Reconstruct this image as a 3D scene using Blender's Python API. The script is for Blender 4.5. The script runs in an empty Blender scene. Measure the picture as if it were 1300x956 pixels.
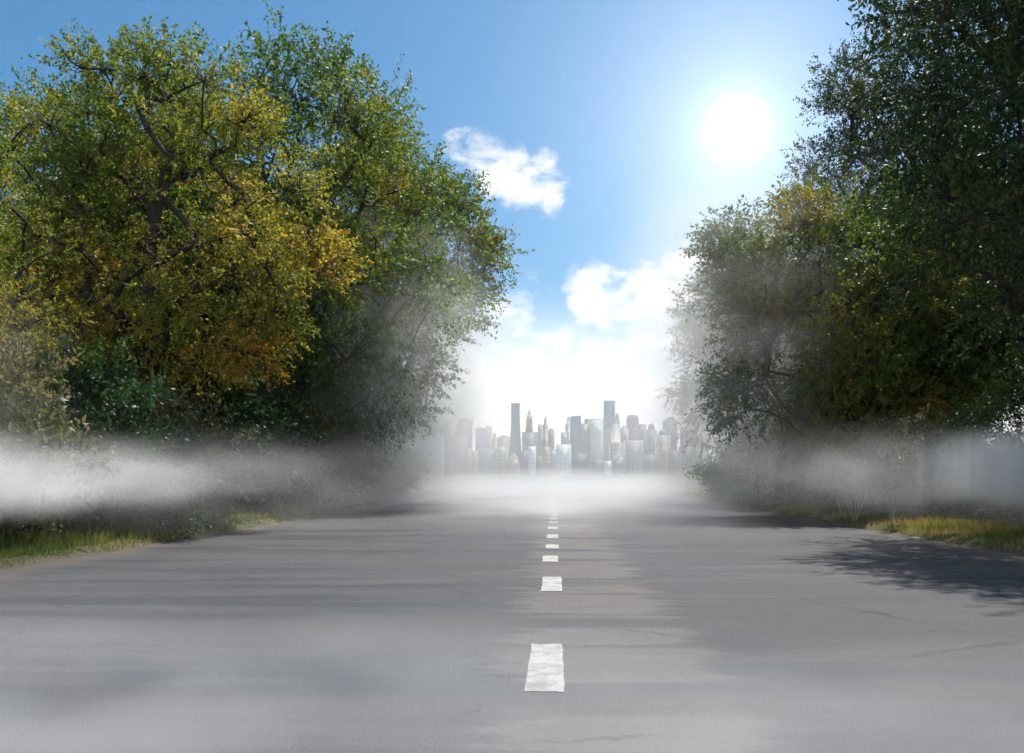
import bpy, math, random
import numpy as np
from mathutils import Vector, noise as mnoise

R = math.radians
SC = bpy.context.scene
COL = SC.collection
RNG = np.random.default_rng(7)
random.seed(7)

# ---------------------------------------------------------------- camera numbers (photo pixels, 1300 wide)
F, X0, Y0, CH = 1100.0, 703.0, 603.0, 1.1
def at(px, py, d):                       # world point at depth d under a photo pixel, used only to measure
    return Vector(((px - X0) / F * d, d, CH + (Y0 - py) / F * d))

# ---------------------------------------------------------------- basic helpers
def tag(o, label=None, cat=None, group=None, kind=None):
    if label: o['label'] = label
    if cat: o['category'] = cat
    if group: o['group'] = group
    if kind: o['kind'] = kind
    return o

def empty(name, loc=(0, 0, 0), rz=0, s=1.0):
    o = bpy.data.objects.new(name, None); COL.objects.link(o)
    o.empty_display_size = .3
    o.location = loc; o.rotation_euler = (0, 0, rz); o.scale = (s, s, s)
    return o

def link(name, me, parent=None):
    o = bpy.data.objects.new(name, me); COL.objects.link(o)
    if parent: o.parent = parent
    return o

def mesh_np(name, V, faces, mat, smooth=False, attrs=None):
    """V (n,3); faces: list of arrays (m,k)"""
    me = bpy.data.meshes.new(name)
    faces = [np.asarray(f, dtype=np.int32) for f in faces if len(f)]
    me.vertices.add(len(V)); me.vertices.foreach_set('co', np.asarray(V, dtype=np.float32).ravel())
    nl = sum(f.size for f in faces); npoly = sum(len(f) for f in faces)
    me.loops.add(nl); me.loops.foreach_set('vertex_index', np.concatenate([f.ravel() for f in faces]))
    me.polygons.add(npoly)
    sizes = np.concatenate([np.full(len(f), f.shape[1], dtype=np.int32) for f in faces])
    starts = np.concatenate([[0], np.cumsum(sizes)[:-1]]).astype(np.int32)
    me.polygons.foreach_set('loop_start', starts)
    me.update(calc_edges=True)
    if smooth: me.polygons.foreach_set('use_smooth', np.ones(npoly, dtype=bool))
    if attrs:
        for k, v in attrs.items():
            a = me.attributes.new(k, 'FLOAT', 'FACE'); a.data.foreach_set('value', np.asarray(v, dtype=np.float32))
    me.materials.append(mat)
    me.validate()
    return me

def copy_tree(o, loc, rz, s, name=None):
    c = o.copy(); COL.objects.link(c); c.location = loc; c.rotation_euler = (0, 0, rz)
    c.scale = s if hasattr(s, '__len__') else (s, s, s)
    if name: c.name = name
    for ch in [x for x in bpy.data.objects if x.parent == o]:
        d = ch.copy(); COL.objects.link(d); d.parent = c
    return c

# ---------------------------------------------------------------- node helpers
class NT:
    def __init__(s, tree): s.t = tree; s.n = tree.nodes; s.l = tree.links
    def node(s, typ, **kw):
        n = s.n.new(typ)
        for k, v in kw.items():
            if k == 'inp':
                for a, b in v.items(): s.put(n.inputs[a], b)
            else: setattr(n, k, v)
        return n
    def put(s, sock, v):
        if isinstance(v, bpy.types.NodeSocket): s.l.new(v, sock)
        elif v is not None: sock.default_value = v
    def math(s, op, a, b=None, c=None, clamp=False):
        n = s.node('ShaderNodeMath', operation=op, use_clamp=clamp)
        for i, v in enumerate((a, b, c)):
            if v is not None: s.put(n.inputs[i], v)
        return n.outputs[0]
    def vmath(s, op, a, b=None, c=None):
        n = s.node('ShaderNodeVectorMath', operation=op)
        for i, v in enumerate((a, b, c)):
            if v is not None: s.put(n.inputs[i], v)
        return n.outputs[0] if op not in ('DOT_PRODUCT', 'LENGTH', 'DISTANCE') else n.outputs['Value']
    def mix(s, f, a, b, blend='MIX'):
        n = s.node('ShaderNodeMix', data_type='RGBA', blend_type=blend)
        s.put(n.inputs[0], f); s.put(n.inputs[6], a); s.put(n.inputs[7], b)
        return n.outputs[2]
    def ramp(s, f, stops):
        n = s.node('ShaderNodeValToRGB'); e = n.color_ramp.elements
        while len(e) < len(stops): e.new(.5)
        for i, (p, c) in enumerate(stops):
            e[i].position = p; e[i].color = (c[0], c[1], c[2], 1) if hasattr(c, '__len__') else (c, c, c, 1)
        s.put(n.inputs[0], f)
        return n.outputs[0]
    def noise(s, vec, scale, detail=4, rough=.55, dist=0.0, out='Fac'):
        n = s.node('ShaderNodeTexNoise', inp={'Scale': scale, 'Detail': detail, 'Roughness': rough, 'Distortion': dist})
        if vec is not None: s.put(n.inputs['Vector'], vec)
        return n.outputs[out]
    def smooth(s, v, a, b):
        n = s.node('ShaderNodeMapRange', interpolation_type='SMOOTHSTEP', inp={'Value': v, 'From Min': a, 'From Max': b})
        return n.outputs[0]

def material(name):
    m = bpy.data.materials.new(name); m.use_nodes = True
    m.node_tree.nodes.clear()
    t = NT(m.node_tree); out = t.node('ShaderNodeOutputMaterial')
    return m, t, out

def c4(c): return (c[0], c[1], c[2], 1.0)

def leaf_mat(name, stops, trans=.45, var=.5):
    m, t, out = material(name)
    tint = t.node('ShaderNodeAttribute', attribute_name='tint').outputs['Fac']
    rnd = t.node('ShaderNodeAttribute', attribute_name='rnd').outputs['Fac']
    col = t.ramp(tint, stops)
    hsv = t.node('ShaderNodeHueSaturation', inp={'Hue': .5, 'Color': col})
    t.put(hsv.inputs['Value'], t.math('MULTIPLY_ADD', rnd, var * 1.4, 1 - var * .7))
    t.put(hsv.inputs['Hue'], t.math('MULTIPLY_ADD', rnd, -.03, .515))
    c = hsv.outputs[0]
    bs = t.node('ShaderNodeBsdfPrincipled', inp={'Base Color': c, 'Roughness': .5, 'Specular IOR Level': .35})
    tr = t.node('ShaderNodeBsdfTranslucent', inp={'Color': t.mix(1.0, c, (1.5, 1.35, .7, 1), 'MULTIPLY')})
    mx = t.node('ShaderNodeMixShader', inp={0: trans}); t.put(mx.inputs[1], bs.outputs[0]); t.put(mx.inputs[2], tr.outputs[0])
    t.put(out.inputs[0], mx.outputs[0])
    return m

def bark_mat(name, a, b, scale=6):
    m, t, out = material(name)
    co = t.node('ShaderNodeTexCoord').outputs['Object']
    v = t.vmath('MULTIPLY', co, (1, 1, .25))
    n = t.noise(v, scale, 6, .65, .3)
    bs = t.node('ShaderNodeBsdfPrincipled', inp={'Base Color': t.ramp(n, [(.3, a), (.7, b)]), 'Roughness': .9})
    bp = t.node('ShaderNodeBump', inp={'Strength': .6, 'Distance': .02, 'Height': n}); t.put(bs.inputs['Normal'], bp.outputs[0])
    t.put(out.inputs[0], bs.outputs[0])
    return m

GREEN = [(0, (.045, .105, .028)), (.45, (.11, .18, .032)), (.75, (.18, .20, .028)), (1, (.31, .19, .026))]
GOLD = [(0, (.085, .15, .028)), (.35, (.20, .235, .036)), (.66, (.35, .27, .036)), (1, (.40, .20, .045))]
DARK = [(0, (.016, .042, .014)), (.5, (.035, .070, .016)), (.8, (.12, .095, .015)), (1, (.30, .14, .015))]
BUSH = [(0, (.018, .060, .026)), (.5, (.035, .090, .028)), (1, (.09, .14, .035))]
M_green = leaf_mat('leaf_green', GREEN)
M_gold = leaf_mat('leaf_gold', GOLD, .5)
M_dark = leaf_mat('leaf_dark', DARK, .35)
M_bush = leaf_mat('leaf_bush', BUSH, .35)
M_bark = bark_mat('bark_dark', (.018, .014, .011), (.060, .048, .038))
M_pale = bark_mat('bark_pale', (.30, .25, .17), (.52, .45, .32), 14)
M_grass = leaf_mat('grass_blade', [(0, (.085, .13, .040)), (.40, (.18, .19, .065)), (.75, (.36, .30, .12)), (1, (.46, .36, .19))], .5)
M_weed = leaf_mat('weed_leaf', [(0, (.05, .075, .035)), (.5, (.11, .13, .07)), (1, (.26, .22, .13))], .35)

# ---------------------------------------------------------------- tubes
def tubes(lines, sides=6):
    """lines: list of (pts (n,3), radii (n,)) -> V, F"""
    VV, FF, base = [], [], 0
    for pts, rad in lines:
        pts = np.asarray(pts, float); n = len(pts)
        tan = np.gradient(pts, axis=0); tan /= np.linalg.norm(tan, axis=1)[:, None] + 1e-9
        ref = np.array([.3, .9, .2]) if abs(tan[0][2]) > .8 else np.array([0, 0, 1.])
        u = np.cross(tan, ref); u /= np.linalg.norm(u, axis=1)[:, None] + 1e-9
        w = np.cross(tan, u)
        k = sides if rad[0] > .025 else 3
        a = np.arange(k) * 2 * np.pi / k
        ring = pts[:, None] + np.asarray(rad)[:, None, None] * (np.cos(a)[None, :, None] * u[:, None] + np.sin(a)[None, :, None] * w[:, None])
        VV.append(ring.reshape(-1, 3))
        i = np.arange(n - 1)[:, None] * k; j = np.arange(k)[None]; j2 = (j + 1) % k
        q = np.stack([i + j, i + j2, i + k + j2, i + k + j], -1).reshape(-1, 4) + base
        FF.append(q); base += n * k
    return np.concatenate(VV), np.concatenate(FF)

def fbm(p, s=1.0, oct=3): return mnoise.fractal(Vector(p) * s, 1.0, 2.0, oct)

# ---------------------------------------------------------------- leaves along shoots
def leaves(P, D, L, n, size, droop=.35, rng=RNG, tint=None, spread=.8, fold=.25):
    """P shoot bases (m,3), D directions, L lengths (m,), n leaves each."""
    m = len(P)
    t = (np.arange(n)[None] + rng.uniform(0, 1, (m, n))) / n
    pos = P[:, None] + D[:, None] * (L[:, None] * t)[..., None]
    pos[..., 2] -= droop * (L[:, None] * t ** 2) * .5
    rd = rng.normal(size=(m, n, 3)); rd /= np.linalg.norm(rd, axis=2)[..., None]
    ld = D[:, None] * .5 + rd * spread; ld[..., 2] -= droop
    ld /= np.linalg.norm(ld, axis=2)[..., None] + 1e-9
    rn = rng.normal(size=(m, n, 3)); rn[..., 2] += .9
    side = np.cross(ld, rn); side /= np.linalg.norm(side, axis=2)[..., None] + 1e-9
    nor = np.cross(side, ld)
    s = size * rng.uniform(.6, 1.25, (m, n))[..., None]
    off = ld * s * .15
    v0 = pos + off
    v1 = pos + off + ld * s * .42 + side * s * .26 - nor * s * fold * .3
    v2 = pos + off + ld * s + nor * s * -.12
    v3 = pos + off + ld * s * .42 - side * s * .26 - nor * s * fold * .3
    V = np.stack([v0, v1, v2, v3], 2).reshape(-1, 3)
    q = np.arange(m * n)[:, None] * 4 
    F_ = np.concatenate([q + np.array([[0, 1, 2]]), q + np.array([[0, 2, 3]])], 1).reshape(-1, 3)
    r = rng.uniform(0, 1, (m, n))
    tt = np.repeat((np.zeros(m) if tint is None else tint)[:, None], n, 1) + rng.normal(0, .10, (m, n))
    tt = np.clip(tt, 0, 1)
    return V, F_, np.repeat(tt.ravel(), 2), np.repeat(r.ravel(), 2)

def in_ellipsoids(lobes, n, rng, shell=.55):
    w = np.array([l[3] * l[4] * l[5] for l in lobes]); w = w ** .7; w /= w.sum()
    out = []
    while len(out) < n:
        l = lobes[rng.choice(len(lobes), p=w)]
        d = rng.normal(size=3); d /= np.linalg.norm(d)
        r = shell + (1 - shell) * rng.uniform() ** .6
        p = np.array(l[:3]) + d * r * np.array(l[3:6])
        out.append(p)
    return np.array(out)

def make_tree(name, seed, lobes, trunk, base_r, n_clump, n_shoot, n_leaf, clump_r, leaf, mat, bark, tintf,
              shell=.55, twig_r=.006, up=.25, droop=.35, shoot=.5, min_gap=.45, thin=None):
    """trunk: list of points; returns an Empty that parents trunk and crown."""
    rng = np.random.default_rng(seed)
    C = in_ellipsoids(lobes, n_clump * 4, rng, shell)
    keep = []
    for p in C:
        if all(np.sum((p - q) ** 2) > (clump_r * min_gap) ** 2 for q in keep): keep.append(p)
        if len(keep) >= n_clump: break
    C = np.array(keep)
    nodes = [np.array(p, float) for p in trunk]; par = [-1] + list(range(len(trunk) - 1))
    tr0 = len(trunk)
    top = np.array(trunk[-1])
    mid = np.array(trunk[len(trunk) // 2])
    order = np.argsort(np.linalg.norm(C - mid, axis=1))
    ends = []
    for ci in order:
        c = C[ci]
        N = np.array(nodes)
        dv = c - N; dist = np.linalg.norm(dv, axis=1)
        pen = np.where(dv[:, 2] < .15 * dist, 1.6, 1.0)      # prefer to come from below
        low = np.where(np.arange(len(N)) < max(2, int(tr0 * .4)), 2.5, 1.0)
        k = int(np.argmin(dist * pen * low + .12 * np.linalg.norm(N - mid, axis=1)))
        a = nodes[k]; seg = max(2, int(np.linalg.norm(c - a) / .45))
        ctrl = a + (c - a) * .5 + np.array([0, 0, .18 * np.linalg.norm(c - a)]) * (1 if rng.uniform() < .8 else -.4) + rng.normal(0, .08, 3) * np.linalg.norm(c - a)
        prev = k
        for i in range(1, seg + 1):
            t = i / seg
            p = (1 - t) ** 2 * a + 2 * t * (1 - t) * ctrl + t * t * c + rng.normal(0, .03, 3)
            nodes.append(p); par.append(prev); prev = len(nodes) - 1
        ends.append((ci, prev))
    cnt = np.zeros(len(nodes))
    for _, e in ends: cnt[e] += 1
    for i in range(len(nodes) - 1, 0, -1): cnt[par[i]] += cnt[i]
    tot = max(cnt[0], 1)
    rad = np.maximum(base_r * (cnt / tot) ** .48, twig_r * 1.6)
    for i in range(tr0): rad[i] = base_r * (1.25 - .55 * i / tr0) if i else base_r * 1.55
    kids = {}
    for i, p in enumerate(par):
        if p >= 0: kids.setdefault(p, []).append(i)
    lines = []
    starts = [(0, None)]
    while starts:
        s, pa = starts.pop()
        pts, rr = ([nodes[pa]], [min(rad[pa], rad[s] * 1.25)]) if pa is not None else ([], [])
        i = s
        while True:
            pts.append(nodes[i]); rr.append(rad[i])
            ks = kids.get(i, [])
            if not ks: break
            ks = sorted(ks, key=lambda q: (-(q < tr0), -cnt[q]))
            for q in ks[1:]: starts.append((q, i))
            i = ks[0]
        if len(pts) > 1: lines.append((np.array(pts), np.array(rr)))
    # shoots
    P, D, L, T = [], [], [], []
    cen = np.mean(C, axis=0)
    for ci, e in ends:
        c = C[ci]
        ns = int(n_shoot * rng.uniform(.6, 1.4))
        d = rng.normal(size=(ns, 3)); d /= np.linalg.norm(d, axis=1)[:, None]
        outw = (c - cen); outw /= np.linalg.norm(outw) + 1e-9
        cr = clump_r * rng.uniform(.65, 1.25)
        if thin: ns = max(3, int(ns * thin(c)))
        d = d[:ns]
        tips = c + d * (cr * rng.uniform(.35, 1.0, (ns, 1))) * np.array([1, 1, .75]) + outw * cr * .25
        dd = d * .7 + outw * .5 + rng.normal(0, .25, (ns, 3)); dd[:, 2] += up
        dd /= np.linalg.norm(dd, axis=1)[:, None]
        P.append(tips); D.append(dd); L.append(rng.uniform(.6, 1.3, ns) * shoot)
        tv = tintf(c, rng)
        T.append(np.full(ns, tv) + rng.normal(0, .07, ns))
        for j in range(ns):
            if rng.uniform() < .45:
                mp = (c + tips[j]) / 2 + rng.normal(0, .05, 3)
                lines.append((np.array([c, mp, tips[j], tips[j] + dd[j] * L[-1][j] * .7]), np.array([twig_r * 1.5, twig_r, twig_r * .8, twig_r * .4])))
    P, D, L, T = map(np.concatenate, (P, D, L, T))
    V, Fc, ti, rn = leaves(P, D, L, n_leaf, leaf, droop, rng, T)
    root = empty(name)
    tv, tf = tubes(lines, 8)
    link('trunk', mesh_np('trunk', tv, [tf], bark, True), root)
    link('crown', mesh_np('crown', V, [Fc], mat, False, {'tint': ti, 'rnd': rn}), root)
    return root

# ================================================================= world
def build_world():
    w = bpy.data.worlds.new('World'); SC.world = w; w.use_nodes = True
    w.cycles.sampling_method = 'MANUAL'; w.cycles.sample_map_resolution = 1024
    t = NT(w.node_tree); t.n.clear()
    out = t.node('ShaderNodeOutputWorld')
    sky = t.node('ShaderNodeTexSky', sky_type='NISHITA', sun_disc=False, sun_elevation=R(SUN_EL), sun_rotation=R(SUN_AZ),
                 air_density=1.0, dust_density=.6, ozone_density=2.5, altitude=100)
    d = t.vmath('NORMALIZE', t.node('ShaderNodeTexCoord').outputs['Generated'])
    sep = t.node('ShaderNodeSeparateXYZ', inp={0: d})
    x, y, z = sep.outputs
    az = t.math('ARCTAN2', x, y); el = t.math('ARCSINE', z)
    base = t.mix(1.0, sky.outputs[0], (.25, .87, 1.12, 1), 'MULTIPLY')
    # --- clouds laid out over the real sky directions (azimuth, elevation)
    uv = t.node('ShaderNodeCombineXYZ', inp={0: az, 1: t.math('MULTIPLY', el, 1.5), 2: 0.0}).outputs[0]
    n1 = t.noise(uv, 20.0, 6, .62, .35); n2 = t.noise(uv, 3.0, 2, .5, 0)
    def blob(px, py, rx, ry, k=1.0):
        a = math.atan2(px - X0, F); e = math.atan2(Y0 - py, math.hypot(F, px - X0))
        u = t.math('DIVIDE', t.math('SUBTRACT', az, a), rx / F); v = t.math('DIVIDE', t.math('SUBTRACT', el, e), ry / F)
        r2 = t.math('ADD', t.math('MULTIPLY', u, u), t.math('MULTIPLY', v, v))
        return t.math('MULTIPLY', t.math('MAXIMUM', t.math('SUBTRACT', 1.0, r2), 0.0), k)
    m = None
    for b in CLOUDS:
        q = blob(*b); m = q if m is None else t.math('MAXIMUM', m, q)
    # a low bank all round the horizon
    bank = t.math('MULTIPLY', t.smooth(el, R(15), R(5)), t.math('MULTIPLY_ADD', n2, 1.6, .5))
    m = t.math('MAXIMUM', m, bank)
    # unseen broken cloud overhead and behind the viewer, added to lighten bluish shade
    fill_cloud = t.math('MAXIMUM', t.smooth(y, .35, -.25), t.smooth(el, R(38), R(56)))
    m = t.math('MAXIMUM', m, t.math('MULTIPLY', fill_cloud, .85))
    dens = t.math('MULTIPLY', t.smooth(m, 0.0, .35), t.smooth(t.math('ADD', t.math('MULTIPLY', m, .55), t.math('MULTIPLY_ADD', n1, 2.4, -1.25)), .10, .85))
    shade = t.math('MULTIPLY_ADD', t.noise(t.vmath('ADD', uv, (0, .03, 0)), 24.0, 3, .6), .7, .60)
    ccol = t.mix(shade, (.50, .56, .64, 1), (1.0, .99, .97, 1))
    skyc = t.mix(1.0, base, (SKY, SKY, SKY, 1), 'MULTIPLY')
    ccol = t.mix(1.0, ccol, (CLD, CLD, CLD, 1), 'MULTIPLY')
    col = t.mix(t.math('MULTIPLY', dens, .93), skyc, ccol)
    # --- the sun's own bright aureole in the sky
    sv = Vector(((935 - X0) / F, 1, (Y0 - 165) / F)).normalized()
    dt = t.math('MAXIMUM', t.vmath('DOT_PRODUCT', d, tuple(sv)), 0.0)
    g = t.math('MULTIPLY', t.math('POWER', dt, 7000.0), 4.0)
    g = t.math('ADD', g, t.math('MULTIPLY', t.math('POWER', dt, 1500.0), .30))
    g = t.math('ADD', g, t.math('MULTIPLY', t.math('POWER', dt, 220.0), .20))
    g = t.math('ADD', g, t.math('MULTIPLY', t.math('POWER', dt, 60.0), .20))
    g = t.math('ADD', g, t.math('MULTIPLY', t.math('POWER', dt, 14.0), .085))
    gl = t.node('ShaderNodeCombineColor', inp={0: t.math('MULTIPLY', g, 1.0), 1: t.math('MULTIPLY', g, .98), 2: t.math('MULTIPLY', g, .96)})
    col = t.mix(1.0, col, gl.outputs[0], 'ADD')
    # haze whitens the lowest sky
    col = t.mix(t.math('MULTIPLY', t.smooth(el, R(13), R(4)), .85), col, (HZ, HZ, HZ * 1.01, 1))
    bg = t.node('ShaderNodeBackground', inp={0: col, 1: 1.0})
    t.put(out.inputs[0], bg.outputs[0])

SUN_AZ, SUN_EL = 26.0, 64.0
SKY, CLD, HZ = .072, .74, 1.05
CLOUDS = [(660, 225, 70, 46, 1.45), (605, 195, 60, 34, 1.2), (690, 255, 34, 28, 1.2), (820, 375, 120, 52, 1.6), (890, 345, 80, 44, 1.5), (755, 378, 50, 58, 1.6),
          (650, 395, 110, 30, .95), (980, 330, 90, 60, .9), (560, 430, 180, 60, .95), (-200, 500, 400, 80, .8), (1600, 400, 500, 150, .8)]

# ================================================================= setting
def gz(x, y):
    """height of the ground"""
    s = 1 if x > 0 else -1
    ax = abs(x)
    e = 6.05 + .22 * fbm((s * 3, y, 0), .35, 3) + (.25 if s > 0 else .1)
    t = min(max((ax - e + .25) / .7, 0), 1); t = t * t * (3 - 2 * t)
    z = -.09 + .20 * t
    if ax > 7.5: z += .04 * (min(ax, 14) - 7.5)
    if ax > 6.3: z += .05 * fbm((x, y, 1.7), .5, 3) * min(1, ax - 6.3)
    return z

def build_ground():
    xs = np.unique(np.concatenate([np.linspace(-2900, -60, 12), np.linspace(-60, -10, 26), np.linspace(-10, -5, 41), np.linspace(-5, 5, 5), np.linspace(5, 10, 41), np.linspace(10, 60, 26), np.linspace(60, 2900, 12)]))
    ys = np.unique(np.concatenate([np.linspace(-95, -6, 10), np.linspace(-6, 40, 185), np.linspace(40, 150, 90), np.linspace(150, 3400, 24)]))
    V = [(x, y, gz(x, y)) for y in ys for x in xs]
    nx = len(xs)
    i = np.arange(len(ys) - 1)[:, None] * nx; j = np.arange(nx - 1)[None]
    Fq = np.stack([i + j, i + j + 1, i + nx + j + 1, i + nx + j], -1).reshape(-1, 4)
    m, t, out = material('soil_and_turf')
    co = t.node('ShaderNodeTexCoord').outputs['Object']
    n = t.noise(co, .8, 6, .6); n2 = t.noise(co, 14, 4, .7)
    c = t.mix(t.smooth(n, .4, .62), (.040, .050, .018, 1), (.085, .095, .035, 1))
    c = t.mix(t.smooth(n2, .5, .75), c, (.12, .095, .060, 1))
    ax = t.math('ABSOLUTE', t.node('ShaderNodeSeparateXYZ', inp={0: co}).outputs[0])
    c = t.mix(t.smooth(t.math('ADD', ax, t.math('MULTIPLY', n2, .4)), 6.75, 6.35), c, (.115, .098, .080, 1))
    bs = t.node('ShaderNodeBsdfPrincipled', inp={'Base Color': c, 'Roughness': .95, 'Specular IOR Level': .2})
    bp = t.node('ShaderNodeBump', inp={'Strength': .7, 'Distance': .04, 'Height': n2}); t.put(bs.inputs['Normal'], bp.outputs[0])
    t.put(out.inputs[0], bs.outputs[0])
    tag(link('ground', mesh_np('ground', np.array(V), [Fq], m, True)), kind='structure')

def road_z(x, y):
    z = .004 + .012 * fbm((x * .35, y * .8, 5), 1.0, 2)
    # the two low heaves of the asphalt near its left edge, and sag marks
    for (cx, cy, sx, sy, h) in ((-4.9, 12.9, .9, .28, .045), (-4.9, 15.3, .8, .30, .045), (5.0, 14.3, .8, .3, .03)):
        z += h * math.exp(-((x - cx) / sx) ** 2 - ((y - cy) / sy) ** 2)
    return z

def build_road():
    xs = np.linspace(-6.9, 6.9, 70)
    ys = np.unique(np.concatenate([np.linspace(-95, 0, 20), np.linspace(0, 30, 240), np.linspace(30, 120, 90), np.linspace(120, 1500, 40)]))
    V = [(x, y, road_z(x, y)) for y in ys for x in xs]
    nx = len(xs); i = np.arange(len(ys) - 1)[:, None] * nx; j = np.arange(nx - 1)[None]
    Fq = np.stack([i + j, i + j + 1, i + nx + j + 1, i + nx + j], -1).reshape(-1, 4)
    m, t, out = material('old_asphalt')
    co = t.node('ShaderNodeTexCoord').outputs['Object']
    band = t.noise(t.vmath('MULTIPLY', co, (.16, 1.15, 1)), 1.0, 5, .6, .4)     # bands that run across the road
    band2 = t.noise(t.vmath('ADD', t.vmath('MULTIPLY', co, (.25, 2.6, 1)), (7, 3, 0)), 1.0, 4, .55, .3)
    fine = t.noise(co, 55, 3, .8); grit = t.node('ShaderNodeTexVoronoi', inp={'Vector': co, 'Scale': 90.0}).outputs['Distance']
    patch = t.noise(co, .7, 5, .6)
    c = t.mix(t.smooth(band, .38, .60), (.019, .024, .034, 1), (.050, .050, .054, 1))
    c = t.mix(t.math('MULTIPLY', t.smooth(band2, .50, .66), .55), c, (.066, .062, .061, 1))
    # worn, paler strip of asphalt just right of the centre line, frayed crosswise
    sep = t.node('ShaderNodeSeparateXYZ', inp={0: co})
    xx = t.math('ADD', sep.outputs[0], t.math('MULTIPLY_ADD', t.noise(t.vmath('MULTIPLY', co, (.6, 5.0, 1)), 1.0, 4, .6), 1.3, -.65))
    strip = t.math('MULTIPLY', t.smooth(xx, -.45, -.05), t.smooth(xx, 1.05, .70))
    gaps = t.smooth(t.noise(t.vmath('MULTIPLY', co, (.12, 1.3, 1)), 1.0, 3, .5), .40, .52)
    strip = t.math('MULTIPLY', strip, gaps)
    c = t.mix(t.math('MULTIPLY', strip, .8), c, (.105, .098, .093, 1))
    c = t.mix(t.math('MULTIPLY', t.smooth(fine, .42, .72), .8), c, t.mix(1.0, c, (1.8, 1.75, 1.7, 1), 'MULTIPLY'))
    c = t.mix(t.math('MULTIPLY', t.smooth(patch, .55, .75), .35), c, (.11, .085, .068, 1))
    axr = t.math('ABSOLUTE', sep.outputs[0])
    c = t.mix(t.math('MULTIPLY', t.smooth(t.math('ADD', axr, t.math('MULTIPLY', patch, 1.0)), 6.1, 6.8), .6), c, (.10, .080, .062, 1))
    # cracks
    vo = t.node('ShaderNodeTexVoronoi', feature='DISTANCE_TO_EDGE', inp={'Vector': t.vmath('ADD', co, t.vmath('MULTIPLY', t.noise(co, 2.5, 4, .6, 0, 'Color'), (.5, .5, 0))), 'Scale': .45})
    crack = t.math('MULTIPLY', t.smooth(vo.outputs['Distance'], .012, .003), t.smooth(t.noise(co, .45, 2), .50, .6))
    c = t.mix(t.math('MULTIPLY', crack, .6), c, (.015, .014, .013, 1))
    rough = t.math('MULTIPLY_ADD', t.smooth(band, .36, .62), .25, .56)
    rough = t.math('MAXIMUM', rough, t.math('MULTIPLY', strip, .8))
    bs = t.node('ShaderNodeBsdfPrincipled', inp={'Base Color': c, 'Roughness': rough, 'Specular IOR Level': .4})
    hh = t.math('ADD', t.math('MULTIPLY', grit, .6), fine)
    bp = t.node('ShaderNodeBump', inp={'Strength': .8, 'Distance': .008, 'Height': hh}); t.put(bs.inputs['Normal'], bp.outputs[0])
    t.put(out.inputs[0], bs.outputs[0])
    tag(link('road', mesh_np('road', np.array(V), [Fq], m, True)), kind='structure')

def build_dashes():
    m, t, out = material('worn_road_paint')
    co = t.node('ShaderNodeTexCoord').outputs['Object']
    geo = t.node('ShaderNodeNewGeometry').outputs['Position']
    n = t.noise(geo, 70, 4, .75); n2 = t.noise(geo, 7, 3, .6)
    c = t.mix(t.smooth(t.math('ADD', n, t.math('MULTIPLY', n2, .7)), .72, 1.02), (.40, .40, .385, 1), (.17, .165, .16, 1))
    bs = t.node('ShaderNodeBsdfPrincipled', inp={'Base Color': c, 'Roughness': .6})
    t.put(out.inputs[0], bs.outputs[0])
    spans = [(835, 951, -.045), (734, 751, -.02), (706, 714.5, -.045), (692, 697, -.02), (679, 684, -.02), (669, 672, -.02), (662.5, 665, -.01), (658, 659.8, -.0), (654, 655.4, .0), (651, 651.9, 0)]
    spans[0] = (818, 880, -.045)
    k = 0
    ds = [(F * CH / (b - Y0), F * CH / (a - Y0), x) for a, b, x in spans]
    ds.insert(0, (.6, 1.9, -.05))
    y = ds[-1][1] + 1.3
    while y < 90: ds.append((y, y + .9, 0)); y += 2.4
    for (ya, yb, x) in ds:
        nn = 9; V = []
        for r in range(2):
            pass
        xs = np.linspace(-.1, .1, 5); ys = np.linspace(ya, yb, nn)
        for j, yy in enumerate(ys):
            for i, q in enumerate(xs):
                qq = q + (random.uniform(-.006, .006) if i in (0, 4) else 0); y2 = yy + (random.uniform(-.02, .02) if j in (0, nn - 1) else 0)
                V.append((x + qq, y2, road_z(x + qq, y2) + .005))
        i = np.arange(nn - 1)[:, None] * 5; j = np.arange(4)[None]
        Fq = np.stack([i + j, i + j + 1, i + 6 + j, i + 5 + j], -1).reshape(-1, 4)
        tag(link('road_marking', mesh_np('road_marking', np.array(V), [Fq], m)), kind='structure')

# ---------------------------------------------------------------- grass, weeds
def blades(pts, h, w, rng, tint, lean=.35):
    n = len(pts)
    a = rng.uniform(0, 2 * np.pi, n); ln = rng.uniform(0, lean, n) * h; b = rng.uniform(0, 2 * np.pi, n)
    sx, sy = np.cos(a) * w / 2, np.sin(a) * w / 2
    P = np.array(pts)
    o = np.stack([sx, sy, np.zeros(n)], 1)
    ld = np.stack([np.cos(b) * ln, np.sin(b) * ln, np.zeros(n)], 1)
    up = np.array([0, 0, 1.]) * h[:, None]
    v = np.stack([P - o, P + o, P + ld * .35 + up * .6 + o * .7, P + ld * .35 + up * .6 - o * .7, P + ld + up * .98], 1).reshape(-1, 3)
    q = np.arange(n)[:, None] * 5
    f4 = q + np.array([[0, 1, 2, 3]]); f3 = q + np.array([[3, 2, 4]])
    r = rng.uniform(0, 1, n)
    return v, f4, f3, np.concatenate([tint, tint]), np.concatenate([r, r])

def edge(s, y): return 6.05 + .22 * fbm((s * 3, y, 0), .35, 3) + (.25 if s > 0 else .1)

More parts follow.
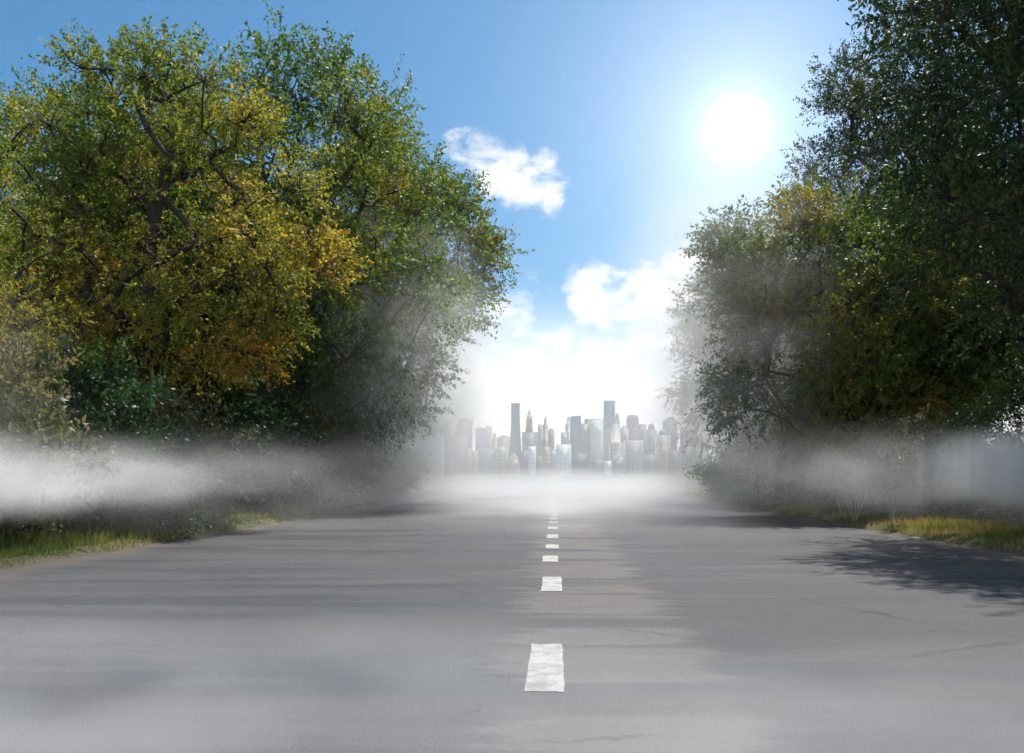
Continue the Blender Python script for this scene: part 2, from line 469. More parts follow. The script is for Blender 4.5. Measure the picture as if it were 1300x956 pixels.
def build_grass():
    rng = np.random.default_rng(3)
    P, H, W, T = [], [], [], []
    def add(n, y0, y1, wid, h0, h1, w, yb=1.0):
        for _ in range(n):
            u = rng.uniform(); y = y0 + (y1 - y0) * u ** 1.6
            s = -1 if rng.uniform() < .5 else 1
            q = rng.uniform() ** 1.15
            x = s * (edge(s, y) + .12 + q * wid)
            dn = fbm((x * .9, y * .9, 4), 1.0, 3)
            if q < .12 and rng.uniform() < .5 + dn: continue
            P.append((x, y, gz(x, y) - .01))
            tl = fbm((x * 1.2, y * .8, 9), 1.0, 3)
            H.append((h0 + (h1 - h0) * rng.uniform() ** 1.5) * (1 + .8 * tl) * (.55 + .6 * min(1, q * 2.5)))
            W.append(w * rng.uniform(.7, 1.3))
            T.append(np.clip(.38 + .9 * fbm((x * .6, y * .5, 2), 1.0, 3) + .12 * s + rng.normal(0, .12), 0, 1))
    add(95000, 5.5, 24, 2.3, .05, .20, .009)
    add(60000, 18, 90, 3.0, .07, .24, .022)
    P, H, W, T = map(np.array, (P, H, W, T))
    v, f4, f3, ti, rn = blades(P, H, W[:, None].ravel(), rng, T, .7)
    tag(link('grass', mesh_np('grass', v, [f4, f3], M_grass, False, {'tint': ti, 'rnd': rn})), 'yellow green grass growing along both verges of the road', 'grass', kind='stuff')

def build_undergrowth():
    """tall weeds between the mown verge and the trees"""
    rng = np.random.default_rng(5)
    P, D, L, T, lines = [], [], [], [], []
    bl = []
    for k in range(5200):
        u = rng.uniform(); y = 7.5 + 60 * u ** 1.7; s = -1 if rng.uniform() < .5 else 1
        x = s * (edge(s, y) + 1.5 + rng.uniform() ** .8 * 3.6)
        hn = fbm((x * .5, y * .4, 12), 1.0, 2)
        h = rng.uniform(.45, .95) * (1 + .7 * hn) * (.7 + .08 * (abs(x) - 7))
        z = gz(x, y)
        tip = np.array([x + rng.normal(0, .12 * h), y + rng.normal(0, .12 * h), z + h])
        base = np.array([x, y, z - .02])
        for j in range(5):
            t = .25 + .75 * j / 4
            P.append(base + (tip - base) * t); d = rng.normal(size=3); d[2] = abs(d[2]) * .8 + .2; D.append(d / np.linalg.norm(d))
            L.append(h * .28 * (1.25 - t * .6)); T.append(np.clip(.45 + .8 * hn + rng.normal(0, .15), 0, 1))
        if y < 30: lines.append((np.array([base, (base + tip) / 2 + rng.normal(0, .02, 3), tip]), np.array([.006, .005, .003])))
    V, Fc, ti, rn = leaves(np.array(P), np.array(D), np.array(L), 7, .085, .1, rng, np.array(T), .6)
    tv, tf = tubes(lines, 3)
    V2 = np.concatenate([V, tv]); k = len(V)
    me = mesh_np('undergrowth', V2, [Fc, tf + k], M_weed, False, {'tint': np.concatenate([ti, np.full(len(tf), .8)]), 'rnd': np.concatenate([rn, np.full(len(tf), .6)])})
    tag(link('undergrowth', me), 'pale grey green weeds growing at the foot of the trees', 'undergrowth', kind='stuff')

# ---------------------------------------------------------------- haze and fog
def build_air():
    m, t, out = material('haze_air')
    v = t.node('ShaderNodeVolumePrincipled', inp={'Color': (.94, .96, 1.0, 1), 'Density': .00014, 'Anisotropy': .3})
    t.put(out.inputs['Volume'], v.outputs[0])
    x, ya, yb, z0, z1 = 2950, -98, 3450, -1.2, 215
    V = np.array([(a, b, c) for c in (z0, z1) for b in (ya, yb) for a in (-x, x)], float)
    f = np.array([(0, 2, 3, 1), (4, 5, 7, 6), (0, 1, 5, 4), (2, 6, 7, 3), (0, 4, 6, 2), (1, 3, 7, 5)])
    tag(link('haze', mesh_np('haze', V, [f], m)), 'thin pale haze that whitens the far city', 'haze', kind='stuff')
    i = 0
    import bmesh
    bm = bmesh.new(); bmesh.ops.create_icosphere(bm, subdivisions=4, radius=1.0)
    for (c, r, dens, nz, lab) in FOG:
        i += 1
        m, t, out = material('fog_%d' % i)
        co = t.node('ShaderNodeTexCoord').outputs['Object']
        r2 = t.vmath('DOT_PRODUCT', co, co)
        fall = t.math('POWER', t.math('MAXIMUM', t.math('SUBTRACT', 1.0, r2), 0.0), 2.3)
        w = t.vmath('MULTIPLY', co, (r[0], r[1], r[2] * 2.5))
        n = t.noise(t.vmath('ADD', w, (i * 7.3, 0, 0)), nz, 3, .55)
        k = t.math('MULTIPLY', fall, t.math('MULTIPLY', t.smooth(n, .30, .72), 1.9 * dens))
        v = t.node('ShaderNodeVolumePrincipled', inp={'Color': (.97, .975, .985, 1), 'Density': k, 'Anisotropy': .3})
        t.put(out.inputs['Volume'], v.outputs[0])
        me = bpy.data.meshes.new('fog_bank'); bm.to_mesh(me); me.materials.append(m)
        o = link('fog_bank', me); o.location = c; o.scale = r
        tag(o, lab, 'fog', 'fog banks drifting over the road', 'stuff')
    bm.free()

FOG = [((0.6, 44, 1.6), (9, 24, 7.0), .009, .12, 'pale fog filling the gap where the road meets the skyline'),
       ((0.5, 85, 8), (26, 38, 20), .004, .06, 'tall faint fog rising behind the last trees'),
       ((0.9, 50, -.05), (13, 33, 1.8), .20, .22, 'low mist lying on the road where it vanishes'),
       ((-7.4, 33, 4.2), (6.0, 9, 8.5), .15, .16, 'fog veil hanging before the far left-hand trees'),
       ((8.4, 30, 4.6), (6.0, 9, 8.5), .15, .16, 'fog veil hanging before the far right-hand trees'),
       ((-3.9, 28, 3.7), (3.8, 6.0, 6.0), .22, .25, 'soft veil dissolving the inner edge of the left-hand trees'),
       ((4.5, 24, 4.6), (4.0, 5.5, 6.8), .24, .25, 'soft veil dissolving the inner edge of the right-hand trees'),
       ((-9.8, 11.8, 2.1), (4.0, 1.8, 2.8), .24, .35, 'pale mist climbing the bushes at the left edge'),
       ((0.9, 25, -.05), (6.0, 15, .85), .19, .35, 'thin white mist reaching back along the centre line'),
       ((-8.8, 11.4, 1.10), (5.6, 3.0, .75), 1.25, .55, 'bright fog streak in front of the bushes at the left edge'),
       ((-5.8, 14, .95), (7.0, 3.2, 1.1), .09, .6, 'faint mist over the weeds left of the road'),
       ((8.8, 13.6, 1.10), (5.6, 3.0, .95), 1.35, .55, 'bright fog streak beside the dark trees at the right edge'),
       ((6.9, 18, 1.1), (5.0, 3.4, 1.3), .13, .6, 'faint mist around the thin pale saplings'),
       ((-2.6, 3.0, -.05), (9.0, 3.2, .66), .85, .4, 'thin mist creeping over the nearest asphalt')]

# ================================================================= city
def facade(name, col, glass=.3, vert=8.0, rough=.5):
    m, t, out = material(name)
    co = t.node('ShaderNodeTexCoord').outputs['Object']
    sp = t.node('ShaderNodeSeparateXYZ', inp={0: co})
    u = t.math('ADD', sp.outputs[0], sp.outputs[1])
    fx = t.math('FRACT', t.math('DIVIDE', u, vert)); fz = t.math('FRACT', t.math('DIVIDE', sp.outputs[2], vert * 1.1))
    win = t.math('MULTIPLY', t.smooth(fx, .30, .36), t.smooth(fz, .25, .33))
    n = t.noise(co, .02, 3, .6)
    c0 = t.mix(n, c4([k * .8 for k in col]), c4([min(1, k * 1.15) for k in col]))
    c = t.mix(t.math('MULTIPLY', win, .5), c0, c4([k * glass * q for k, q in zip(col, (.8, .95, 1.15))]))
    bs = t.node('ShaderNodeBsdfPrincipled', inp={'Base Color': c, 'Roughness': rough})
    t.put(out.inputs[0], bs.outputs[0]); return m

def build_city():
    MT = {
        'slate': facade('facade_slate', (.075, .10, .15)), 'tan': facade('facade_tan', (.42, .30, .21)), 'grey': facade('facade_grey', (.19, .20, .22)),
        'pale': facade('facade_pale', (.42, .40, .36)), 'white': facade('facade_white', (.78, .78, .77), .6), 'blue': facade('facade_blue', (.06, .11, .20), .8, 8, .25),
        'dark': facade('facade_dark', (.055, .065, .085), .6), 'brown': facade('facade_brown', (.26, .19, .14)), 'glass': facade('facade_glass', (.62, .66, .66), .75, 6, .2)}
    m, t, out = material('roof_gravel')
    bs = t.node('ShaderNodeBsdfPrincipled', inp={'Roughness': .9, 'Base Color': t.ramp(t.noise(t.node('ShaderNodeTexCoord').outputs['Object'], .3), [(.3, (.12, .12, .12)), (.7, (.20, .19, .18))])})
    t.put(out.inputs[0], bs.outputs[0]); M_roof = m
    def prism(profile, z):                       # stack of (halfx, halfy, z, sides)
        pass
    def stack(levels, sides=4, ox=0.0, oy=0.0):
        V, Fq = [], []
        a0 = math.pi / 4 if sides == 4 else math.pi / sides
        k = math.sqrt(2) if sides == 4 else 1 / math.cos(math.pi / sides)
        for (hx, hy, z) in levels:
            for i in range(sides):
                a = a0 + i * 2 * math.pi / sides
                V.append((ox + hx * k * math.cos(a), oy + hy * k * math.sin(a), z))
        for l in range(len(levels) - 1):
            for i in range(sides):
                j = (i + 1) % sides
                Fq.append((l * sides + i, l * sides + j, (l + 1) * sides + j, (l + 1) * sides + i))
        caps = [tuple(range((len(levels) - 1) * sides, len(levels) * sides))]
        return np.array(V), [np.array(Fq), np.array(caps)]
    rr = random.Random(11)
    for (xa, xb, top, depth, mt, kind, lab) in CITY:
        c = (xa + xb) / 2; X = (c - X0) / F * depth; W = (xb - xa) / F * depth / 2; H = CH + (Y0 - top) / F * depth
        Dp = W * rr.uniform(.8, 1.3)
        o = empty('city_tower' if H > 110 else 'city_block', (X, depth, 0), rr.uniform(-.05, .05))
        tag(o, lab, 'tower' if H > 110 else 'building', 'hazy city buildings at the end of the road')
        M = MT[mt]
        def part(n, lv, mat=M, sides=4, ox=0, oy=0):
            V, f = stack(lv, sides, ox, oy); return link(n, mesh_np(n, V, f, mat), o)
        if kind == 'slab':
            part('facade', [(W, Dp, -1), (W, Dp, H * .965)]); part('roof_housing', [(W * .6, Dp * .6, H * .965), (W * .6, Dp * .6, H)], M_roof)
        elif kind == 'flat':
            part('facade', [(W, Dp, -1), (W, Dp, H * .99)]); part('roof', [(W * .97, Dp * .97, H * .99 + .2), (W * .97, Dp * .97, H)], M_roof)
        elif kind == 'lean':
            part('facade', [(W * 1.25, Dp, -1), (W * 1.15, Dp, H * .35), (W * .86, Dp * .8, H * .7), (W * .80, Dp * .8, H * .95)])
            part('crown', [(W * .84, Dp * .84, H * .95 + .3), (W * .88, Dp * .88, H)], MT['dark'])
        elif kind == 'spire':
            part('facade', [(W, Dp, -1), (W, Dp, H * .68), (W * .8, Dp * .8, H * .70), (W * .8, Dp * .8, H * .82), (W * .5, Dp * .5, H * .90)])
            part('spire', [(W * .45, Dp * .45, H * .90), (W * .12, Dp * .12, H * .965), (W * .04, Dp * .04, H)], MT['slate'])
        elif kind == 'step':
            part('facade', [(W, Dp, -1), (W, Dp, H * .60), (W * .72, Dp * .72, H * .605), (W * .72, Dp * .72, H * .86), (W * .45, Dp * .45, H * .865), (W * .45, Dp * .45, H * .95)])
            part('roof_housing', [(W * .3, Dp * .3, H * .95), (W * .22, Dp * .22, H)], M_roof)
        elif kind == 'dome':
            part('facade', [(W, Dp, -1), (W, Dp, H * .86)])
            part('dome', [(W * .75, Dp * .75, H * .86), (W * .74, Dp * .74, H * .90), (W * .6, Dp * .6, H * .95), (W * .3, Dp * .3, H * .99), (W * .05, Dp * .05, H)], MT['grey'], 12)
        elif kind == 'crown':
            part('facade', [(W, Dp, -1), (W, Dp, H * .80)]); part('crown', [(W * .95, Dp * .95, H * .80), (W * .95, Dp * .95, H * .94), (W * .7, Dp * .7, H)], MT['dark'], 8)
        elif kind == 'glasstop':
            part('base', [(W, Dp, -1), (W, Dp, H * .62)], MT['pale']); part('facade', [(W * .97, Dp * .97, H * .62), (W * .97, Dp * .97, H)])
        elif kind == 'wedge':
            V = np.array([(-W, -Dp, -1), (W, -Dp, -1), (W, Dp, -1), (-W, Dp, -1), (-W, -Dp, H * .985), (W, -Dp, H), (W, Dp, H), (-W, Dp, H * .985)])
            f = np.array([(0, 1, 5, 4), (1, 2, 6, 5), (2, 3, 7, 6), (3, 0, 4, 7)]); link('facade', mesh_np('facade', V, [f], M), o)
            V = np.array([(-W * .98, -Dp * .98, H * .985 + .2), (W * .98, -Dp * .98, H + .2), (W * .98, Dp * .98, H + .2), (-W * .98, Dp * .98, H * .985 + .2)])
            link('roof', mesh_np('roof', V, [np.array([(0, 1, 2, 3)])], M_roof), o)

CITY = [
 (648, 661, 512, 2000, 'slate', 'lean', 'tall slim slate tower narrowing upward, left of the pointed tower'),
 (667, 677, 518, 2050, 'tan', 'spire', 'slender tan tower ending in a needle spire'),
 (663, 683, 549, 1960, 'grey', 'flat', 'broad grey block at the foot of the needle-spired tower'),
 (688, 697, 529, 2040, 'brown', 'step', 'stepped brown tower right of the needle-spired tower'),
 (683, 689, 539, 2080, 'tan', 'flat', 'narrow tan block leaning on the stepped brown tower'),
 (696, 704, 544, 2000, 'grey', 'slab', 'small grey tower beside the empty bright gap above the road'),
 (716, 727, 529, 2080, 'pale', 'step', 'pale stepped tower tucked behind the dark blue slab'),
 (712, 722, 549, 2000, 'pale', 'flat', 'pale low wing in front of the pale stepped tower'),
 (724, 737, 528, 2020, 'blue', 'wedge', 'dark blue slab tower with a slightly sloping roof'),
 (737, 747, 538, 2060, 'tan', 'flat', 'tan slab between the dark blue slab and the white glazed tower'),
 (742, 752, 532, 2100, 'slate', 'flat', 'slate tower half hidden behind the white glazed tower'),
 (749, 766, 532, 2040, 'glass', 'flat', 'wide white glazed tower, brightest of the tall towers'),
 (766, 781, 509, 2120, 'blue', 'glasstop', 'highest tower of the skyline, blue glass above a pale base'),
 (780, 787, 524, 2080, 'slate', 'dome', 'thin slate tower with a rounded top beside the highest tower'),
 (774, 790, 535, 1990, 'pale', 'step', 'pale stepped building in front of the highest tower'),
 (795, 811, 527, 2060, 'slate', 'crown', 'slate tower with an octagonal crown, right of the highest tower'),
 (788, 798, 541, 2010, 'pale', 'slab', 'pale building left of the right-hand octagonal crown tower'),
 (810, 820, 539, 2110, 'grey', 'flat', 'grey building right of the right-hand octagonal crown tower'),
 (821, 833, 537, 2070, 'grey', 'dome', 'grey domed building at the right, between two slate towers'),
 (833, 850, 545, 2000, 'pale', 'dome', 'broad pale domed building in the right part of the skyline'),
 (842, 859, 531, 2090, 'dark', 'slab', 'dark slab with a roof box near the right end of the skyline'),
 (864, 882, 544, 2040, 'dark', 'flat', 'dark cube-topped block next to the trees on the right'),
 (880, 893, 552, 2090, 'brown', 'slab', 'brown block half lost behind the right-hand trees'),
 (536, 551, 526, 2060, 'slate', 'crown', 'slate tower with an octagonal crown at the left end of the skyline'),
 (507, 521, 522, 2090, 'dark', 'flat', 'dark block showing between the left-hand trees'),
 (520, 537, 538, 2030, 'grey', 'step', 'grey stepped building left of the left-hand octagonal crown tower'),
 (551, 561, 540, 2110, 'pale', 'flat', 'pale building right of the left-hand octagonal crown tower'),
 (560, 573, 537, 2070, 'slate', 'dome', 'slate domed building in the left part of the skyline'),
 (574, 592, 545, 2000, 'pale', 'dome', 'broad pale domed building in the left part of the skyline'),
 (582, 599, 531, 2090, 'slate', 'slab', 'slate slab with a roof box behind the broad pale dome on the left'),
 (604, 617, 543, 2050, 'blue', 'flat', 'blue glass block alone left of the slim slate tower'),
 (616, 625, 541, 2100, 'pale', 'slab', 'pale slim tower touching the blue glass block'),
 (624, 632, 549, 2060, 'brown', 'step', 'brown stepped building right of the pale slim tower'),
 (632, 648, 553, 2100, 'tan', 'slab', 'tan block just left of the slim slate tower'),
 (498, 513, 583, 1700, 'dark', 'flat', 'low dark block at the far left end of the front row'),
 (513, 531, 556, 1780, 'grey', 'slab', 'low grey block with a roof box at the left of the front row'),
 (535, 562, 551, 1800, 'pale', 'flat', 'long pale low block below the left octagonal crown tower'),
 (566, 574, 561, 1760, 'brown', 'flat', 'narrow brown low block below the left slate dome'),
 (575, 589, 566, 1720, 'grey', 'slab', 'grey low block in front of the broad left dome'),
 (590, 598, 569, 1740, 'tan', 'flat', 'tan low block below the left slate slab'),
 (599, 607, 572, 1700, 'tan', 'slab', 'orange tan low block with a roof box, left of the wide grey hall'),
 (607, 631, 570, 1760, 'grey', 'flat', 'wide grey hall below the blue glass block'),
 (631, 644, 565, 1800, 'pale', 'slab', 'pale low block right of the wide grey hall'),
 (644, 660, 575, 1740, 'brown', 'step', 'brown stepped low block at the foot of the slim slate tower'),
 (660, 671, 573, 1780, 'slate', 'flat', 'slate low block below the needle-spired tower'),
 (671, 680, 566, 1720, 'white', 'flat', 'narrow white low tower in front of the needle-spired tower'),
 (680, 689, 578, 1800, 'grey', 'slab', 'grey low block between the narrow white and the tan tower'),
 (689, 698, 567, 1740, 'tan', 'flat', 'narrow tan low tower below the stepped brown tower'),
 (698, 707, 571, 1790, 'pale', 'flat', 'pale low block left of the white hall in the gap'),
 (706, 725, 564, 1700, 'white', 'flat', 'bright white hall under the empty gap of the skyline'),
 (725, 747, 575, 1760, 'slate', 'slab', 'slate low block at the foot of the dark blue slab'),
 (750, 768, 583, 1680, 'grey', 'slab', 'small grey block in front of the white glazed tower'),
 (768, 776, 585, 1650, 'white', 'flat', 'small white block below the highest tower'),
 (776, 793, 571, 1780, 'grey', 'step', 'grey stepped low block below the pale stepped building'),
 (793, 815, 559, 1820, 'pale', 'flat', 'pale low block below the right octagonal crown tower'),
 (815, 836, 577, 1700, 'grey', 'flat', 'grey low hall below the right grey dome'),
 (836, 848, 564, 1780, 'tan', 'slab', 'tan low block in front of the broad right dome'),
 (848, 863, 571, 1730, 'grey', 'slab', 'grey low block below the dark slab on the right'),
 (863, 880, 567, 1790, 'brown', 'flat', 'brown low block below the dark cube-topped block'),
 (882, 902, 561, 1830, 'grey', 'step', 'grey stepped block closing the right end of the front row'),
]

# ================================================================= trees
def tint_noise(base, amp, s=.35, oz=0, zgrad=0.0, zc=6.0):
    def f(c, rng): return base + amp * fbm((c[0] + oz * 9, c[1], c[2]), s, 2) + zgrad * (c[2] - zc)
    return f

def build_trees():
    def P(root, loc, rz=0, s=1.0):
        root.location = loc; root.rotation_euler = (0, 0, rz); root.scale = s if hasattr(s, '__len__') else (s, s, s)
    def gtrunk(pts): return [np.array(p, float) for p in pts]
    # --- golden maple, left
    def t_gold(c, rng): return .33 + .55 * fbm(c, .45, 2) - .055 * (c[2] - 6.2) + .05 * c[0]
    g = make_tree('maple_tree', 21, [(0.3, -.4, 6.6, 3.5, 2.8, 3.3), (2.1, -.6, 5.6, 1.9, 1.8, 1.8), (-1.6, 0, 5.2, 2.0, 1.8, 1.6), (0, 0, 8.6, 2.2, 2.0, 1.7), (.8, -.8, 4.1, 2.4, 1.6, 1.0)],
                  gtrunk([(0, 0, -.1), (.03, .02, .9), (-.05, .05, 1.9), (-.08, 0, 2.9), (-.05, -.1, 3.8), (.0, -.1, 4.8), (.1, 0, 5.8), (.15, 0, 6.8)]), .20, 150, 38, 18, .60, .092, M_gold, M_bark, t_gold, shell=.35, twig_r=.009, up=.25, min_gap=.72, thin=lambda c: .22 if (c[1] < -1.0 and abs(c[0] - .2) < 2.6 and 4.6 < c[2] < 9.2) else 1.0)
    P(g, (-8.9, 19, .15)); tag(g, 'golden orange maple with dark bare-looking limbs at the left front', 'tree')
    # --- tall green ash types
    A = make_tree('leafy_tree', 31, [(0, 0, 8.2, 4.2, 4.0, 4.2), (2.0, .5, 6.0, 2.8, 2.6, 2.4), (-2, -.5, 6.0, 2.8, 2.6, 2.4), (.5, 0, 11.2, 2.6, 2.4, 1.8), (1.2, 0, 3.6, 2.8, 2.4, 1.5)],
                  gtrunk([(0, 0, -.1), (.05, 0, 1.2), (-.05, .1, 2.6), (.1, .1, 4.2), (.1, 0, 5.8), (0, 0, 7.4), (.1, 0, 9)]), .26, 220, 32, 15, .85, .125, M_green, M_bark, tint_noise(.36, .55, .3, 1, .035, 7), shell=.45, min_gap=.7, shoot=.6)
    P(A, (-7.9, 27, .2), 0, (1.05,1.05,1.07)); tag(A, 'tall green tree rising just right of the golden maple', 'tree')
    B = make_tree('leafy_tree', 41, [(0, 0, 8.6, 3.7, 3.6, 3.2), (2.6, 0, 8.8, 2.4, 2.2, 2.2), (-2.4, .5, 6.6, 2.4, 2.2, 2.4), (-.6, 0, 4.4, 2.3, 2.2, 1.9), (-1.6, 0, 2.8, 2.3, 2.2, 1.4), (0, 0, 10.8, 2.2, 2.0, 1.6)],
                  gtrunk([(0, 0, -.1), (.05, 0, 1.4), (.15, .1, 2.9), (.2, .1, 4.4), (.3, 0, 6.0), (.3, 0, 7.6)]), .24, 200, 32, 15, .85, .125, M_green, M_bark, tint_noise(.30, .6, .28, 3, .02, 6), shell=.45, min_gap=.7, shoot=.6)
    P(B, (-7.2, 35, .2), 0, (1.08,1.08,1.16)); tag(B, 'green tree whose crown reaches furthest over the road on the left', 'tree')
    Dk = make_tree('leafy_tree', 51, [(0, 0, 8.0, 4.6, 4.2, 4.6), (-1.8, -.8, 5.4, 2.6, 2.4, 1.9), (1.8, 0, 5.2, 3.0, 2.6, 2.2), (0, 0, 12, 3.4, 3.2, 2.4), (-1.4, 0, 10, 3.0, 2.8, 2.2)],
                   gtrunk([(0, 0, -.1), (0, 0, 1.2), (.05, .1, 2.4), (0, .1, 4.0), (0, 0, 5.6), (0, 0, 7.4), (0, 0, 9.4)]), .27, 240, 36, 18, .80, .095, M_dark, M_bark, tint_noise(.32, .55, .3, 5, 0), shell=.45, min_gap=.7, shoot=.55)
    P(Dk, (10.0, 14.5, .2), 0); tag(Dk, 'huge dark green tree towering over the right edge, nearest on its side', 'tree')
    def t_r2(c, rng): return .48 + .85 * fbm(c, .5, 2)
    R2 = make_tree('leafy_tree', 61, [(0, 0, 5.2, 3.2, 2.8, 3.2), (-1.8, 0, 6.2, 2.0, 1.8, 1.8), (1.2, 0, 3.2, 2.6, 2.0, 1.4), (-1.4, -.2, 3.2, 2.2, 1.8, 1.4)],
                   gtrunk([(0, 0, -.1), (.05, 0, .9), (-.02, .1, 1.9), (.1, .1, 3.0), (.1, 0, 4.2), (0, 0, 5.4)]), .15, 165, 42, 16, .68, .105, M_green, M_bark, t_r2, shell=.4, min_gap=.7)
    P(R2, (8.0, 23, .2)); tag(R2, 'dark tree with orange leaf patches right of the road, before the huge one', 'tree')
    # small green bush
    Bu = make_tree('bush', 71, [(0, 0, 1.35, 1.35, 1.2, 1.25), (.6, -.2, .9, 1.1, .9, .8), (-.6, 0, 1.0, 1.0, .9, .9)],
                   gtrunk([(0, 0, -.05), (.02, 0, .25), (0, .05, .5)]), .05, 75, 24, 11, .38, .095, M_bush, M_bark, tint_noise(.35, .6, .9, 2, .15, 1.4), shell=.3, twig_r=.004, min_gap=.5, shoot=.35)
    P(Bu, (-7.75, 15, .1), 0, (1.0, 1.0, 1.12)); tag(Bu, 'deep green round bush in front of the golden maple', 'bush')
    Bl = make_tree('bush', 81, [(0, 0, 1.0, 1.25, 1.1, .95), (.8, 0, .8, .9, .8, .7), (-.8, 0, .9, .9, .8, .8)],
                   gtrunk([(0, 0, -.05), (.02, 0, .2), (0, .05, .4)]), .04, 60, 22, 10, .36, .09, M_weed, M_bark, tint_noise(.40, .7, .9, 8), shell=.3, twig_r=.004, min_gap=.5, shoot=.35)
    P(Bl, (-6.2 - 2.2, 12.3, .1), 0, (1.0, 1.0, 1.5)); tag(Bl, 'pale green bush at the left edge behind the bright fog streak', 'bush')
    # --- further individuals
    more = [
        (g, (-9.2, 13.3, .1), 2.2, (.5, .5, .62), 'maple_tree', 'small yellow maple cut by the left edge of the picture', 'tree', None),
        (A, (-13.6, 24, .3), 1.1, (.9, .9, .86), 'leafy_tree', 'green tree filling the upper left corner behind the yellow maple', 'tree', None),
        (B, (-10.8, 25.5, .25), 2.6, (.95, .95, .86), 'leafy_tree', 'dense green tree directly behind the golden maple', 'tree', None),
        (A, (-12.4, 46, .2), 4.0, (.95, .95, .92), 'leafy_tree', 'mist-softened green tree on the left beyond the overhanging one', 'tree', None),
        (B, (-15.5, 62, .2), 1.0, 1.0, 'leafy_tree', 'last tree but one on the left, fading into white fog', 'tree', None),
        (A, (-20.0, 82, .2), 5.2, 1.0, 'leafy_tree', 'farthest tree on the left, almost lost in fog', 'tree', None),
        (R2, (8.7, 33, .2), 3.6, (1.12, 1.12, 1.2), 'leafy_tree', 'foggy tree right of the road behind the orange-patched one', 'tree', None),
        (B, (13.0, 47, .2), .5, (.85, .85, .85), 'leafy_tree', 'pale misted tree at the inner end of the right-hand row', 'tree', None),
        (A, (17.8, 66, .2), .6, (.9, .9, .85), 'leafy_tree', 'last tree but one on the right, bleached by fog', 'tree', None),
        (B, (21.5, 88, .2), 2.0, .9, 'leafy_tree', 'farthest tree on the right, a faint shape in fog', 'tree', None),
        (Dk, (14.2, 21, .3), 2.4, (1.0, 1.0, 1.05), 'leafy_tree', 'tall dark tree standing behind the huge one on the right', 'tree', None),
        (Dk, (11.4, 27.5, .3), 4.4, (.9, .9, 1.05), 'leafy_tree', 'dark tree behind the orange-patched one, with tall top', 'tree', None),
    ]
    for (src, loc, rz, s, nm, lab, cat, grp) in more:
        c = copy_tree(src, loc, rz, s, nm); tag(c, lab, cat, grp)
    # shadowed trees of the second rank, which close the view between the front ones
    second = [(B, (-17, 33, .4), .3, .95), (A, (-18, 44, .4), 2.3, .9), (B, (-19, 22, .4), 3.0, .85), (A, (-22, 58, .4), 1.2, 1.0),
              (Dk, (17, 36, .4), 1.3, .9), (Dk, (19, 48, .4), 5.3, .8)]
    for (src, loc, rz, s) in second:
        c = copy_tree(src, loc, rz, s, 'leafy_tree')
        tag(c, 'dim tree of the second rank, seen only in gaps between nearer trees', 'tree', 'trees of the second rank')
    # bushes along both sides: own labels for the ones that show, a shared one for the rest
    bs = [(Bu, (-9.6, 17.0), 1.0, (1.2, 1.2, 1.1), 'dark green bush behind the deep green round one'),
          (Bl, (-8.3, 18.2), 2.0, (1.2, 1.2, 1.4), 'grey green bush under the right limbs of the golden maple'),
          (Bu, (-8.4, 21.5), 3.0, (1.3, 1.3, 1.35), 'tall dark bush below the tall green tree on the left'),
          (Bl, (-8.0, 25.5), 4.0, (1.2, 1.2, 1.5), 'pale bush with yellow sprays where the left verge narrows'),
          (Bu, (9.0, 12.6), .5, (.8, .8, .7), 'small olive bush on the right verge at the picture edge'),
          (Bl, (8.3, 20.5), 1.5, (1.1, 1.1, 1.2), 'thin pale bush right behind the saplings'),
          (Bu, (9.6, 18.0), 2.5, (1.1, 1.1, 1.0), 'dark bush below the gap in the right-hand trees'),
          (Bu, (-7.7, 30.5), 5.0, (1.5, 1.5, 1.5), 'dark bush hiding the trunk of the overhanging tree on the left'),
          (Bl, (-7.6, 35.5), 1.4, (1.5, 1.5, 1.3), 'grey misted bush just past the trunk of the overhanging tree'),
          (Bu, (-8.4, 40.5), 2.2, (1.4, 1.4, 1.1), 'last bush before the open ground on the left'),
          (Bu, (8.3, 36.5), 4.2, (1.4, 1.4, 1.1), 'misted low bush at the inner end of the right-hand hedge'),
          (Bl, (8.2, 27.0), 3.5, (1.3, 1.3, 1.6), 'yellow green bush under the foggy tree on the right')]
    for (src, (x, y), rz, s, lab) in bs:
        c = copy_tree(src, (x, y, gz(x, y)), rz, s, 'bush'); tag(c, lab, 'bush')
    rr = random.Random(4)
    for i in range(26):
        sd = -1 if i % 2 else 1
        y = 14 + i * 2.1 + rr.uniform(-1, 1); x = sd * rr.uniform(10.2, 12.5) if y < 30 else sd * (rr.uniform(9.0, 11) + max(0, y - 34) * .2)
        k = rr.uniform(1.1, 1.6)
        if sd > 0 and 15 < y < 24: continue
        c = copy_tree(Bu if i % 3 else Bl, (x, y, gz(x, y)), rr.uniform(0, 6), (k, k, k * rr.uniform(.9, 1.3)), 'bush')
        tag(c, 'dim bush in the hedge-like row at the foot of the trees', 'bush', 'bushes at the foot of the trees')
    # thin pale saplings on the right verge
    sap = [((1062, 659), 18, 5, 'single thin pale sapling, leftmost of the three beside the road'),
           ((1080, 664), 19, 6, 'pale sapling forking low into four stems, middle of the three'),
           ((1128, 669), 23, 4, 'pale sapling with a tall straight twin stem, rightmost of the three')]
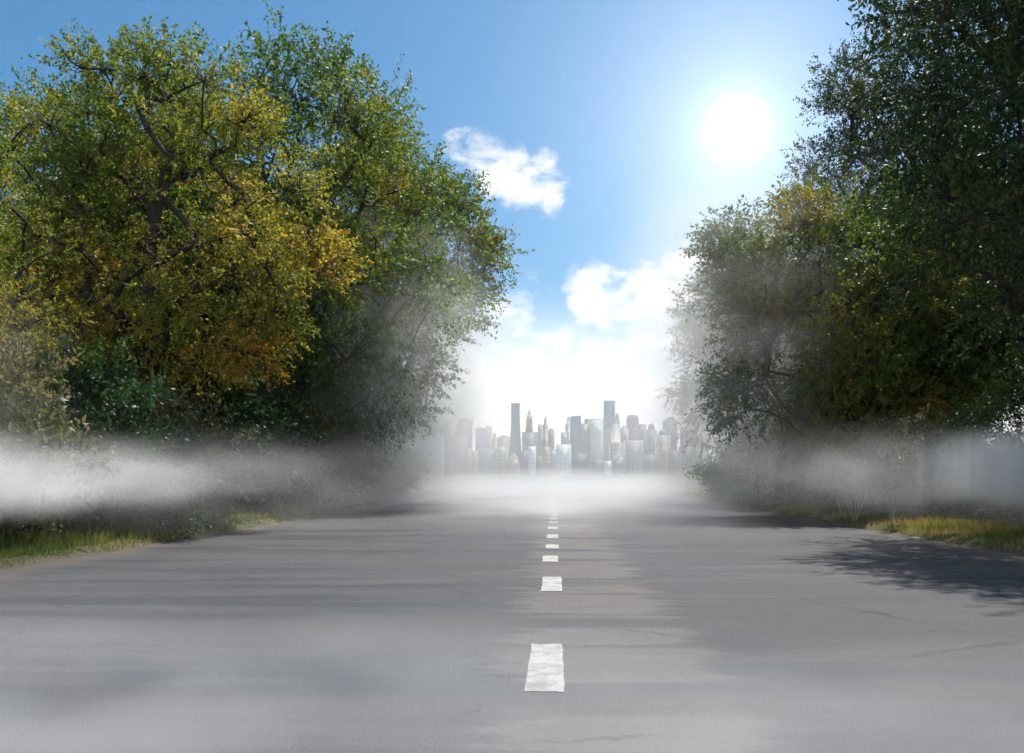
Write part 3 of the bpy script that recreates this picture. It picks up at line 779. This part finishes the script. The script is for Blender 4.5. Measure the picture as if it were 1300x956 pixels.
    for (px, py), seed, nst, lab in sap:
        d = F * (CH - .12) / (py - Y0); x = (px - X0) / F * d; x += .40; d *= 1.05
        rng = np.random.default_rng(seed)
        root = empty('sapling', (x, d, gz(x, d))); tag(root, lab, 'sapling', 'thin pale saplings on the right verge')
        lines, Pp, Dd, Ll = [], [], [], []
        ns = {18: 2, 19: 5, 23: 3}[seed]
        for k in range(ns):
            a = rng.uniform(0, 6.28); lean = rng.uniform(.08, .32) if ns > 2 else .08
            h = rng.uniform(1.1, 1.75)
            pts = [np.array([0, 0, -.05])]
            dx, dy = math.cos(a) * lean, math.sin(a) * lean * .5
            if ns > 2: dx = (k - (ns - 1) / 2) * .17
            for j in range(1, 8):
                t = j / 7; pts.append(np.array([dx * t ** .8 * h + rng.normal(0, .012), dy * t * h, h * t]))
            lines.append((np.array(pts), np.linspace(.016, .007, 8)))
            for j in range(3, 8):
                for q in range(2):
                    d3 = rng.normal(size=3); d3[2] = abs(d3[2]) + .6; d3 /= np.linalg.norm(d3); L = rng.uniform(.2, .42)
                    lines.append((np.array([pts[j], pts[j] + d3 * L * .5, pts[j] + d3 * L]), np.array([.006, .004, .003])))
                    Pp.append(pts[j] + d3 * L * .3); Dd.append(d3); Ll.append(L)
        tv, tf = tubes(lines, 6)
        link('trunk', mesh_np('trunk', tv, [tf], M_pale, True), root)
        V, Fc, ti, rn = leaves(np.array(Pp), np.array(Dd), np.array(Ll), 15, .07, .3, rng, np.full(len(Pp), .6), .9)
        link('crown', mesh_np('crown', V, [Fc], M_weed, False, {'tint': ti, 'rnd': rn}), root)

# ================================================================= assemble
build_world()
build_ground(); build_road(); build_dashes(); build_grass(); build_undergrowth()
build_city(); build_trees(); build_air()

sun = bpy.data.lights.new('sun', 'SUN'); sun.energy = 5.0; sun.angle = R(.5); sun.color = (1.0, .95, .87)
so = bpy.data.objects.new('sun', sun); COL.objects.link(so)
d = Vector((math.sin(R(SUN_AZ)) * math.cos(R(SUN_EL)), math.cos(R(SUN_AZ)) * math.cos(R(SUN_EL)), math.sin(R(SUN_EL))))
so.rotation_euler = d.to_track_quat('Z', 'Y').to_euler(); so.location = d * 100

cam = bpy.data.cameras.new('camera'); co = bpy.data.objects.new('camera', cam); COL.objects.link(co)
co.location = (0, 0, CH); co.rotation_euler = (R(90), 0, 0)
cam.sensor_width = 36; cam.lens = 36 * F / 1300; cam.shift_x = -(X0 - 650) / 1300; cam.shift_y = (Y0 - 478) / 1300
cam.clip_start = .05; cam.clip_end = 9000
SC.camera = co

cy = SC.cycles
cy.max_bounces = 6; cy.diffuse_bounces = 3; cy.glossy_bounces = 2; cy.transmission_bounces = 3; cy.volume_bounces = 2; cy.transparent_max_bounces = 8
cy.volume_step_rate = 2.0; cy.volume_max_steps = 64
cy.use_denoising = True
cy.sample_clamp_indirect = 4.0
cy.use_adaptive_sampling = True; cy.adaptive_threshold = .03; cy.adaptive_min_samples = 24
vs = SC.view_settings
vs.view_transform = 'Standard'; vs.look = 'None'; vs.exposure = 0.5; vs.gamma = 1; vs.use_curve_mapping = False
